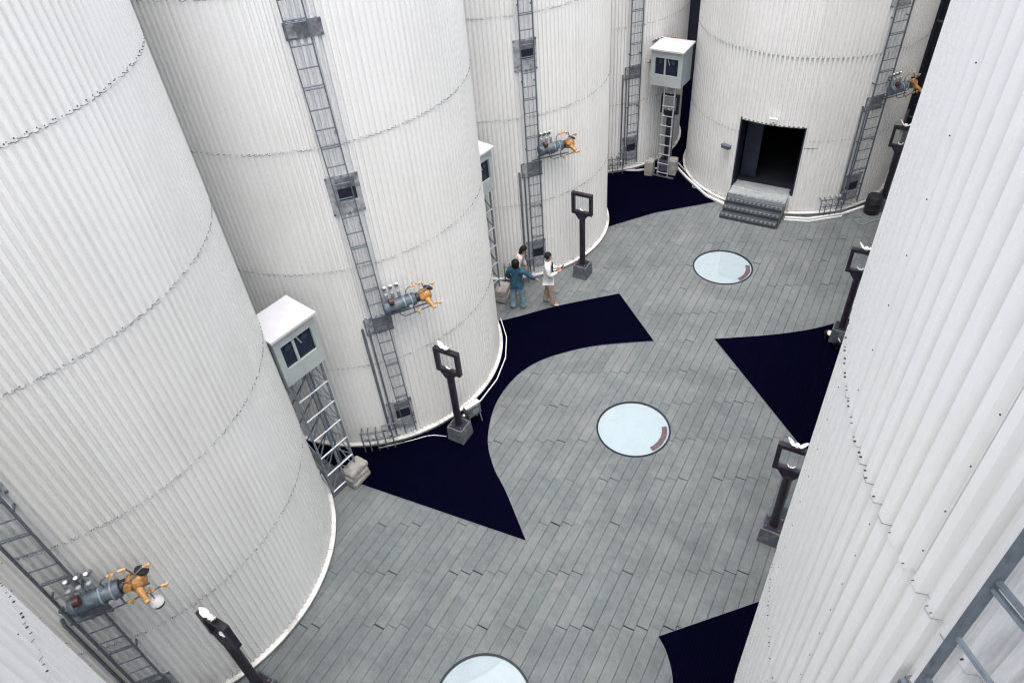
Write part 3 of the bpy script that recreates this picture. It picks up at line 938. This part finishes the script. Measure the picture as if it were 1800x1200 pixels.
def truss(e, wd, dp, z1, nb=6):
    hw, hd = wd / 2, dp / 2
    for sx in (-1, 1):
        for sy in (-1, 1):
            part('leg', MB().tube([(sx * hw, sy * hd, .02), (sx * hw, sy * hd, z1)], .026, 8), 'truss', e, True)
    part('centre_rail', MB().bar((0, -hd, .05), (0, -hd, z1), .05, .05), 'truss', e)
    h = (z1 - .15) / nb
    for i in range(nb):
        z = .15 + i * h
        part('rung', MB().tube([(-hw, -hd - .02, z), (hw, -hd - .02, z)], .021, 8), 'alu', e, True)
        for sx in (-1, 1):
            part('side_brace', MB().bar((sx * hw, -hd, z), (sx * hw, hd, z + h), .022, .022), 'truss', e)
            part('side_brace', MB().bar((sx * hw, hd, z), (sx * hw, hd - .0, z + h), .012, .012), 'galv', e)
        part('face_brace', MB().bar((-hw, -hd, z), (0, -hd, z + h), .022, .022), 'truss', e)
        part('face_brace', MB().bar((hw, -hd, z), (0, -hd, z + h), .022, .022), 'truss', e)
        part('back_brace', MB().bar((-hw, hd, z), (hw, hd, z + h), .022, .022), 'galv', e)
    for sy in (-1, 1):
        part('foot_beam', MB().bar((-hw - .25, sy * hd, .03), (hw + .25, sy * hd, .03), .06, .05), 'galv', e)

def slab_stack(cx, cy, rz, n, sz, labels):
    z = .03
    for i in range(n):
        me = MB().box((0, 0, 0), sz).mesh('stone_slab', M['slab'])
        bm = bmesh.new(); bm.from_mesh(me); bmesh.ops.bevel(bm, geom=list(bm.edges), offset=.022, segments=2, affect='EDGES'); bm.to_mesh(me); bm.free()
        o = link('stone_slab', me, None, (cx + rng.uniform(-.02, .02), cy + rng.uniform(-.03, .03), z + sz[2] / 2), rz + rng.uniform(-.07, .07))
        tag(o, labels[i], 'slab', 'ballast slabs on the tower feet'); z += sz[2] + .002

RT = radians(90 - 8)
t1 = thing('cabinet_tower', 'grey projector cabinet on a lattice tower between the two nearest left silos', 'tower', (-9.20, 6.45, 0), RT, 'projector cabinets on masts')
cabinet(t1, .96, .72, 3.60, 4.74); truss(t1, .74, .55, 3.60)
t2 = copy_tree(t1); t2.location = (-9.42, 13.48, 0)
t2['label'] = 'grey projector cabinet tower half hidden behind the silo edge, left of the people'
slab_stack(-8.80, 6.66, RT, 3, (.52, .36, .135), ['bottom stone slab at the foot of the tower nearest the viewer', 'middle stone slab at the foot of the tower nearest the viewer', 'top stone slab, pinkish lit, at the foot of the tower nearest the viewer'])
slab_stack(-9.02, 13.85, RT + .3, 2, (.52, .36, .2), ['lower stone block at the feet of the tower left of the people', 'upper stone block at the feet of the tower left of the people'])

t3 = thing('cabinet_mast', 'grey projector cabinet on a slim ladder mast in the far corner', 'tower', (-7.36, 22.68, 0), radians(-3), 'projector cabinets on masts')
cabinet(t3, 1.06, .86, 3.28, 4.42)
def mast(e):
    for x in (-.05, .32):
        part('leg', MB().tube([(x, -.42, .02), (x, -.30, 3.28)], .028, 8), 'alu', e, True)
    for i in range(9):
        z = .18 + i * .345; y = -.42 + .12 * z / 3.28
        part('rung', MB().tube([(-.08, y - .02, z), (.35, y - .02, z)], .02, 8), 'alu', e, True)
    part('back_leg', MB().tube([(.15, .25, .02), (.15, .20, 3.28)], .03, 8), 'galv', e, True)
    part('foot_beam', MB().bar((-.40, -.42, .03), (.55, -.42, .03), .06, .05), 'galv', e)
mast(t3)
for i, (x, y, l) in enumerate(((-7.72, 22.28, 'grey stone block left of the slim mast foot'), (-6.98, 22.62, 'grey stone block right of the slim mast foot'))):
    slab_stack(x, y, .08, 1, (.30, .40, .55), [l])

# ------------------------------------------------------------------ strips, loudspeaker, barrel, bin, cables
def strip(pts, wd, h, label):
    for (a, b) in [(pts, None)]:
        mb = MB()
        for p, q in zip(pts, pts[1:]):
            mb.bar((p[0], p[1], .014 + h / 2), (q[0], q[1], .014 + h / 2), wd, h)
        o = part('edging_strip', mb, 'strip', None); tag(o, label, 'strip', 'white edging strips along the silo feet')
cb = SILO['B']
def ringpts(c, r, a0, a1, n): return [(c[0] + r * cos(radians(a0 + (a1 - a0) * i / n)), c[1] + r * sin(radians(a0 + (a1 - a0) * i / n))) for i in range(n + 1)]
strip(ringpts(cb, 3.50, -20, 48, 5), .022, .03, 'thin white strip bent round the foot of the cabinet-tower silo')
strip([(-7.20, 23.30), (-6.42, 22.48), (-5.40, 21.55), (-4.66, 21.20)], .07, .06, 'white strip running from the slim mast to the entry steps')
strip([(-7.05, 23.4), (-6.33, 22.60), (-5.34, 21.66), (-4.72, 21.32)], .03, .05, 'second thinner white strip against the doorway silo, left of the steps')
strip([(-2.70, 21.16), (-2.02, 21.35), (-1.12, 22.05), (-.42, 22.95)], .07, .06, 'white strip bent along the doorway silo, right of the steps')
strip([(-2.70, 21.03), (-1.98, 21.22), (-1.10, 21.92)], .035, .05, 'thin outer white strip beside the right end of the entry steps')
strip([(-9.3, 21.95), (-8.2, 22.35), (-7.6, 22.75)], .05, .05, 'white strip along the foot of the far silo, left of the slim mast')

sp = thing('loudspeaker', 'small black and white loudspeaker on legs beside the framed post on the mat', 'loudspeaker', (-7.27, 9.30, .014), radians(68))
part('cabinet_box', MB().box((0, 0, .45), (.36, .20, .30)), 'block', sp)
part('top_cover', MB().box((0, -.0, .615), (.40, .12, .03)), 'white_cap', sp)
part('driver', MB().lathe([(.08, 0), (.09, .012), (.05, .014)], 16, axis=(0, -1, 0), origin=(.03, -.10, .45)), 'cap', sp, True)
for x, y in ((-.15, -.08), (.15, -.08), (-.15, .08), (.15, .08)): part('leg', MB().tube([(x, y, .30), (x * 1.15, y * 1.3, 0)], .012, 6), 'galv_light', sp)
bx = thing('junction_box', 'black junction box between the framed post and the loudspeaker', 'box', (-7.36, 9.06, .014))
part('body', MB().box((0, 0, .20), (.16, .16, .40)), 'black', bx)
part('lamp', MB().lathe([(.03, .40), (.03, .43), (.0001, .45)], 10), 'white_cap', bx, True)

cx = thing('control_box', 'grey control box on the paving behind the right framed post above the bottom mat', 'box', (-.02, 9.72, 0), radians(12))
part('body', MB().box((0, 0, .36), (.24, .20, .52)), 'drum', cx)
part('door', MB().box((0, -.104, .36), (.20, .008, .46)), 'cap', cx)
for x in (-.09, .09): part('leg', MB().box((x, 0, .05), (.03, .16, .10)), 'galv', cx)
fl0 = thing('floor_spotlight', 'black floor spotlight left of the post base by the far mat corner', 'spotlight', (-.36, 15.80, .014), radians(-30))
part('can', MB().lathe([(.05, -.10), (.075, -.08), (.085, .08), (.075, .09), (.06, .07)], 14, axis=(.6, -.3, .6), origin=(0, 0, .20)), 'black', fl0, True)
part('lens', MB().lathe([(.0001, .085), (.07, .08)], 14, axis=(.6, -.3, .6), origin=(0, 0, .20)), 'white_cap', fl0)
part('yoke', MB().tube([(0, -.10, .22), (0, -.10, .03), (0, .10, .03), (0, .10, .22)], .012, 6), 'black', fl0)
for x, y, a, l in ((-.12, 15.55, 40, 'black floor spotlight in front of the post base by the far mat corner'), (.10, 15.62, 100, 'black floor spotlight right of the post base, against the near silo edge')):
    c = copy_tree(fl0); c.location = (x, y, .014); c.rotation_euler = (0, 0, radians(a)); c['label'] = l
for o in COL.objects:
    if o.name.startswith('floor_spotlight'): o['group'] = 'floor spotlights round the right post'

ba = thing('barrel', 'black barrel in the shade beside the doorway silo, right of the white strip', 'barrel', (-.33, 22.55, 0))
part('body', MB().lathe([(.20, 0), (.225, .03), (.235, .30), (.225, .60), (.21, .62), (.20, .60)], 24), 'black', ba, True)
for z in (.2, .42): part('hoop', MB().lathe([(.238, z - .012), (.246, z), (.238, z + .012)], 24), 'post', ba, True)
bi = thing('round_bin', 'black round-topped bin at the bottom edge beside the corner framed post', 'bin', (-7.72, 1.50, 0))
part('body', MB().lathe([(.20, 0), (.22, .02), (.22, .52), (.20, .54)], 24), 'black', bi, True)
part('lid', MB().lathe([(.225, .54), (.225, .57), (.16, .64), (.06, .67), (.0001, .675)], 24), 'black', bi, True)

def cable(pts, label, r=.012, mat='black'):
    o = part('cable', MB().tube([(x, y, .02 + r) for x, y in spline(pts, 6)], r, 6), mat, None, True); tag(o, label, 'cable')
cable([(-7.62, 8.6), (-8.0, 8.45), (-8.35, 8.1), (-8.8, 7.7)], 'pale cable from the post block to the silo foot', .008, 'strip')
cable([(-.55, 22.2), (-.75, 21.9), (-.45, 21.7), (-.2, 22.0), (.1, 22.3)], 'loose pale cable on the paving near the barrel', .012, 'galv_light')
cable([(-6.05, 22.0), (-5.95, 21.9), (-5.85, 22.0), (-5.95, 22.1), (-6.05, 22.0)], 'small coil of pale cable on the far black mat', .012, 'galv_light')

# ------------------------------------------------------------------ dark background between the far silos
bd = thing('dark_building', 'dark building wall in the gap behind the far silos', 'building', (-4, 31, 0))
part('wall', MB().box((0, 1.0, 4.5), (26, 2, 9)), 'dark_wall', bd)
for i in range(26): part('wall_rib', MB().box((-12.5 + i, -.03, 4.5), (.08, .06, 9)), 'dark_wall', bd)
wk = thing('walkway', 'raised walkway with barred railing at the top right behind the nearest silo', 'walkway', (2.2, 29.6, -.67))
part('beam', MB().box((0, 0, 3.55), (4.6, .9, .34)), 'beam', wk)
for z in (3.95, 4.85): part('rail', MB().box((0, -.42, z), (4.6, .04, .05)), 'grate', wk)
for i in range(38): part('baluster', MB().box((-2.25 + i * .12, -.42, 4.4), (.045, .03, .86)), 'grate', wk)
part('backing', MB().box((0, .42, 4.4), (4.6, .02, 1.3)), 'grate', wk)
for x in (-2.1, 2.1): part('pillar', MB().box((x, .1, 2.02), (.3, .3, 2.70)), 'dark_wall', wk)
dp = thing('drain_pipe', 'dark downpipe along the right edge of the doorway silo', 'pipe', (-.05, 25.6, 0))
part('pipe', MB().tube([(0, 0, 0), (0, 0, 13)], .10, 10), 'dark_wall', dp, True)
for z in (2, 5, 8, 11): part('pipe_clip', MB().lathe([(.11, z - .03), (.12, z), (.11, z + .03)], 12), 'galv', dp)

# ------------------------------------------------------------------ people
def cloth(name, col, var=.2, scale=14, rough=.85, pat=None):
    mt = simple(name, col, rough, 0, var, scale, pat, .15); return mt
def skin_obj(name, V, Ed, mat, parent, root=0, sub=2):
    me = bpy.data.meshes.new(name); me.from_pydata([v[0] for v in V], Ed, [])
    o = bpy.data.objects.new(name, me); COL.objects.link(o)
    md = o.modifiers.new('skin', 'SKIN'); md.use_smooth_shade = True
    for i, (p, r) in enumerate(V):
        s = me.skin_vertices[0].data[i]
        s.radius = r if isinstance(r, tuple) else (r, r); s.use_root = (i == root)
    sb = o.modifiers.new('sub', 'SUBSURF'); sb.levels = sub; sb.render_levels = sub
    bpy.context.view_layer.update()
    nm = bpy.data.meshes.new_from_object(o.evaluated_get(bpy.context.evaluated_depsgraph_get()))
    bpy.data.objects.remove(o, do_unlink=True)
    nm.materials.clear(); nm.materials.append(mat)
    nm.polygons.foreach_set('use_smooth', [True] * len(nm.polygons))
    return link(name, nm, parent)

SK = cloth('skin_tone', (.42, .24, .17), .08, 20, .55)
HAIR = cloth('black_hair', (.010, .008, .010), .3, 60, .5)
def person(x, y, rz, label, J, top, trousers, shoe, hair, sc_=1., extra=None, sleeve=True):
    """J: joint positions, facing local +y"""
    e = thing('person', label, 'person', (x, y, 0), rz); e.scale = (sc_,) * 3
    g = lambda k: J[k]
    V = [(g('pelvis'), (.15, .115)), (g('waist'), (.135, .10)), (g('chest'), (.165, .115)), (g('neck'), .055), (g('chin'), .062), (g('crown'), .088), (g('top'), .06)]
    Ed = [(0, 1), (1, 2), (2, 3), (3, 4), (4, 5), (5, 6)]
    def add(a, p, r): V.append((p, r)); Ed.append((a, len(V) - 1)); return len(V) - 1
    for s in ('l', 'r'):
        sh = add(2, g('shoulder_' + s), .066); el = add(sh, g('elbow_' + s), .046); wr = add(el, g('wrist_' + s), .030)
        W = Vector(g('wrist_' + s)); Hn = Vector(g('hand_' + s)); d = (Hn - W)
        pm = add(wr, tuple(W + d * .55), (.036, .022))
        u = d.normalized(); sd_ = u.cross(Vector((0, 0, 1)))
        if sd_.length < .2: sd_ = Vector((0, 1, 0))
        sd_.normalize()
        L = d.length
        for k, (o_, ln) in enumerate(((-.030, .85), (-.010, 1.0), (.010, .95), (.030, .78))):
            b = W + d * .75 + sd_ * o_
            f1 = add(pm, tuple(b), .0105); f2 = add(f1, tuple(b + u * L * .35 * ln), .009); add(f2, tuple(b + u * L * .55 * ln + Vector((0, 0, -.02))), .0075)
        tb = W + d * .4 + sd_ * .042
        f1 = add(pm, tuple(tb), .011); add(f1, tuple(tb + u * L * .35 + sd_ * .012), .009)
        hp = add(0, g('hip_' + s), .088); kn = add(hp, g('knee_' + s), .060); an = add(kn, g('ankle_' + s), .038)
        A_ = Vector(g('ankle_' + s)); add(an, tuple(Vector(g('toe_' + s))), (.038, .028))
    body = skin_obj('body', V, Ed, SK, e)
    # face
    ch, cr = Vector(g('chin')), Vector(g('crown')); up = (cr - ch).normalized()
    fw = Vector(J.get('face', (0, 1, 0))).normalized(); sd_ = fw.cross(up).normalized(); hc = ch.lerp(cr, .55)
    nose = MB().lathe([(.006, .0), (.014, -.03), (.0001, -.036)], 8, axis=tuple(up), origin=tuple(hc + fw * .088 - up * .005)); part('nose', nose, SK, body, True)
    for s in (-1, 1):
        part('eye', MB().lathe([(.0001, -.006), (.009, 0), (.0001, .006)], 8, axis=tuple(fw), origin=tuple(hc + fw * .080 + sd_ * s * .032 + up * .022)), 'black', body, True)
        part('ear', MB().lathe([(.0001, -.008), (.026, 0), (.0001, .008)], 8, axis=tuple(sd_), origin=tuple(hc + sd_ * s * .088)), SK, body, True)
    part('mouth', MB().box(tuple(hc + fw * .080 - up * .048), (.035, .008, .008)), 'red', body)
    # top
    pv, ws, cs, nk = (Vector(g(k)) for k in ('pelvis', 'waist', 'chest', 'neck'))
    up_ = cs.lerp(nk, .45)
    hem = pv + Vector((0, 0, -.16 if top[1] else -.085))
    T = [(tuple(pv), (.188, .152)), (tuple(hem), (.190, .155)), (tuple(ws), (.178, .142)), (tuple(cs), (.195, .145)), (tuple(up_), (.150, .115)), (tuple(nk + Vector((0, 0, .005))), (.080, .080))]
    te = [(0, 1), (0, 2), (2, 3), (3, 4), (4, 5)]
    for s in ('l', 'r'):
        T.append((g('shoulder_' + s), .090)); te.append((4, len(T) - 1)); i = len(T) - 1
        T.append((g('elbow_' + s), .070)); te.append((i, i + 1))
        T.append((tuple(Vector(g('elbow_' + s)).lerp(Vector(g('wrist_' + s)), 1.0)), .052)); te.append((i + 1, i + 2))
    skin_obj('top', T, te, top[0], e)
    # trousers
    T = [(g('pelvis'), (.160, .125)), (tuple(pv + Vector((0, 0, .10))), (.150, .118))]; te = [(0, 1)]
    for s in ('l', 'r'):
        i = len(T); T.append((g('hip_' + s), .105)); T.append((g('knee_' + s), trousers[1])); T.append((tuple(Vector(g('ankle_' + s)) + Vector((0, 0, .01))), trousers[2])); T.append((tuple(Vector(g('ankle_' + s)) + Vector((0, 0, -.045))), trousers[2]))
        te += [(0, i), (i, i + 1), (i + 1, i + 2), (i + 2, i + 3)]
    skin_obj('trousers', T, te, trousers[0], e)
    for s in ('l', 'r'):
        A_, Tt = Vector(g('ankle_' + s)), Vector(g('toe_' + s)); dn = Vector((A_.x, A_.y, .045))
        bk = dn - (Vector((Tt.x, Tt.y, .045)) - dn).normalized() * .05
        so_ = skin_obj('shoe', [(tuple(bk), (.040, .042)), (tuple(dn.lerp(Vector((Tt.x, Tt.y, .045)), .5)), (.046, .042)), ((Tt.x, Tt.y, .036), (.040, .030))], [(0, 1), (1, 2)], shoe, e)
    # hair: a shell over the skull, open at the face, longer at the back where the photo shows it
    P = []; F = []; nu, nv = 20, 14
    q = random.Random(int(x * 100)); oc = hc + up * .030 - fw * .012
    for i in range(nv + 1):
        ph_ = pi * i / nv
        for k in range(nu):
            th_ = 2 * pi * k / nu
            dv = sd_ * (sin(ph_) * cos(th_)) + fw * (sin(ph_) * sin(th_)) + up * cos(ph_)
            rr = .112 + q.uniform(-.004, .006)
            cf, cu = dv.dot(fw), dv.dot(up)
            if cf > .30 and cu < .38: rr = .070
            p = oc + Vector((dv.x, dv.y, dv.z)) * rr
            if cf < .15 and cu < -.05: p = p - up * (hair * min(1, -cu * 1.3)) - fw * .012
            elif cu < -.55: p = oc + dv * .075
            P.append(p)
    for i in range(nv):
        for k in range(nu): F.append((i * nu + k, i * nu + (k + 1) % nu, (i + 1) * nu + (k + 1) % nu, (i + 1) * nu + k))
    part('hair', MB().add(P, F), HAIR, e, True)
    if extra: extra(e, J)
    return e

STAND = dict(pelvis=(0, 0, .95), waist=(0, .01, 1.12), chest=(0, .0, 1.32), neck=(0, 0, 1.47), chin=(0, .02, 1.54), crown=(0, .015, 1.65), top=(0, .01, 1.69),
             shoulder_l=(-.19, 0, 1.40), shoulder_r=(.19, 0, 1.40), hip_l=(-.09, 0, .90), hip_r=(.09, 0, .90),
             knee_l=(-.10, .01, .50), knee_r=(.10, .01, .50), ankle_l=(-.11, -.02, .09), ankle_r=(.11, -.02, .09),
             toe_l=(-.14, .15, .04), toe_r=(.14, .15, .04))
Jm = dict(STAND)
Jm.update(elbow_l=(-.25, .03, 1.13), wrist_l=(-.12, .25, 1.14), hand_l=(-.04, .36, 1.20),
          elbow_r=(.25, .03, 1.13), wrist_r=(.12, .26, 1.16), hand_r=(.03, .36, 1.20),
          chin=(0, .045, 1.53), crown=(0, .045, 1.64), top=(0, .03, 1.69), face=(0, 1, -.30),
          ankle_l=(-.10, -.10, .09), toe_l=(-.13, .07, .04), knee_l=(-.10, -.02, .50), ankle_r=(.10, .10, .09), toe_r=(.13, .27, .04), knee_r=(.10, .08, .50))
khaki = cloth('khaki_cotton', (.36, .29, .235), .22, 9)
white_k = cloth('white_knit', (.60, .62, .62), .10, 12)
shoe_w = cloth('white_shoe', (.62, .60, .57), .15, 12, .6)
def phone(e, J):
    part('side_panel', MB().add([(-.235, -.055, 1.42), (-.215, .075, 1.43), (-.260, .055, 1.14), (-.275, -.03, 1.13), (-.245, -.055, 1.425), (-.225, .080, 1.435), (-.272, .060, 1.145), (-.290, -.03, 1.135)],
        [(3, 2, 1, 0), (4, 5, 6, 7), (0, 1, 5, 4), (1, 2, 6, 5), (2, 3, 7, 6), (3, 0, 4, 7)]), 'black', e)
    part('chest_panel', MB().box((.10, .135, 1.30), (.13, .03, .30)), 'black', e)
man = person(-7.68, 14.17, radians(-64), 'person in white long-sleeved top and khaki trousers looking at a phone', Jm, (white_k, True), (khaki, .088, .080), shoe_w, 0, 1.02, phone)
ph = thing('phone', 'dark phone held up by the person in khaki trousers', 'phone', (0, 0, 0))
fx = Matrix.Rotation(radians(-64), 3, 'Z') @ Vector((-.005, .375, 1.225)) * 1.02
ph.location = (-7.68 + fx.x, 14.17 + fx.y, fx.z); ph.rotation_euler = (radians(-35), 0, radians(-64))
part('case', MB().box((0, 0, .03), (.075, .010, .155)), 'black', ph)
part('screen', MB().box((0, -.0065, .03), (.068, .002, .146)), 'dark_glass', ph)

Jw = dict(STAND)
Jw.update(elbow_r=(.36, .02, 1.17), wrist_r=(.55, .08, 1.02), hand_r=(.63, .11, .97), elbow_l=(-.27, .02, 1.15), wrist_l=(-.22, .16, .98), hand_l=(-.19, .22, .93),
          ankle_l=(-.16, -.02, .09), ankle_r=(.15, .0, .09), toe_l=(-.20, .13, .04), toe_r=(.20, .15, .04), knee_l=(-.13, .02, .5), knee_r=(.12, .02, .5))
denim = cloth('blue_denim', (.030, .080, .125), .4, 10, .9, (.055, .125, .17))
paled = cloth('pale_denim', (.17, .26, .31), .30, 9, .9, (.36, .44, .47))
person(-8.40, 13.64, radians(20), 'person in blue denim jacket and pale jeans seen from behind, arm stretched out', Jw, (denim, False), (paled, .095, .098), shoe_w, .10, .965)

Jb = dict(STAND)
ln = lambda p, k=.42: (p[0], p[1] + (p[2] - .95) * k, .95 + (p[2] - .95) * .90)
for k in ('waist', 'chest', 'neck', 'chin', 'crown', 'top', 'shoulder_l', 'shoulder_r'): Jb[k] = ln(STAND[k])
Jb.update(elbow_r=(.27, .14, 1.06), wrist_r=(.24, .22, .83), hand_r=(.23, .25, .73), elbow_l=(-.26, .16, 1.06), wrist_l=(-.22, .26, .84), hand_l=(-.20, .30, .74), face=(0, 1, -.5))
cream = cloth('patterned_cream_knit', (.62, .56, .54), .25, 18, .9, (.25, .20, .19))
person(-8.80, 14.28, radians(-75), 'person with black hair in patterned cream top, leaning behind the denim jacket', Jb, (cream, True), (paled, .08, .07), shoe_w, .16, .98)
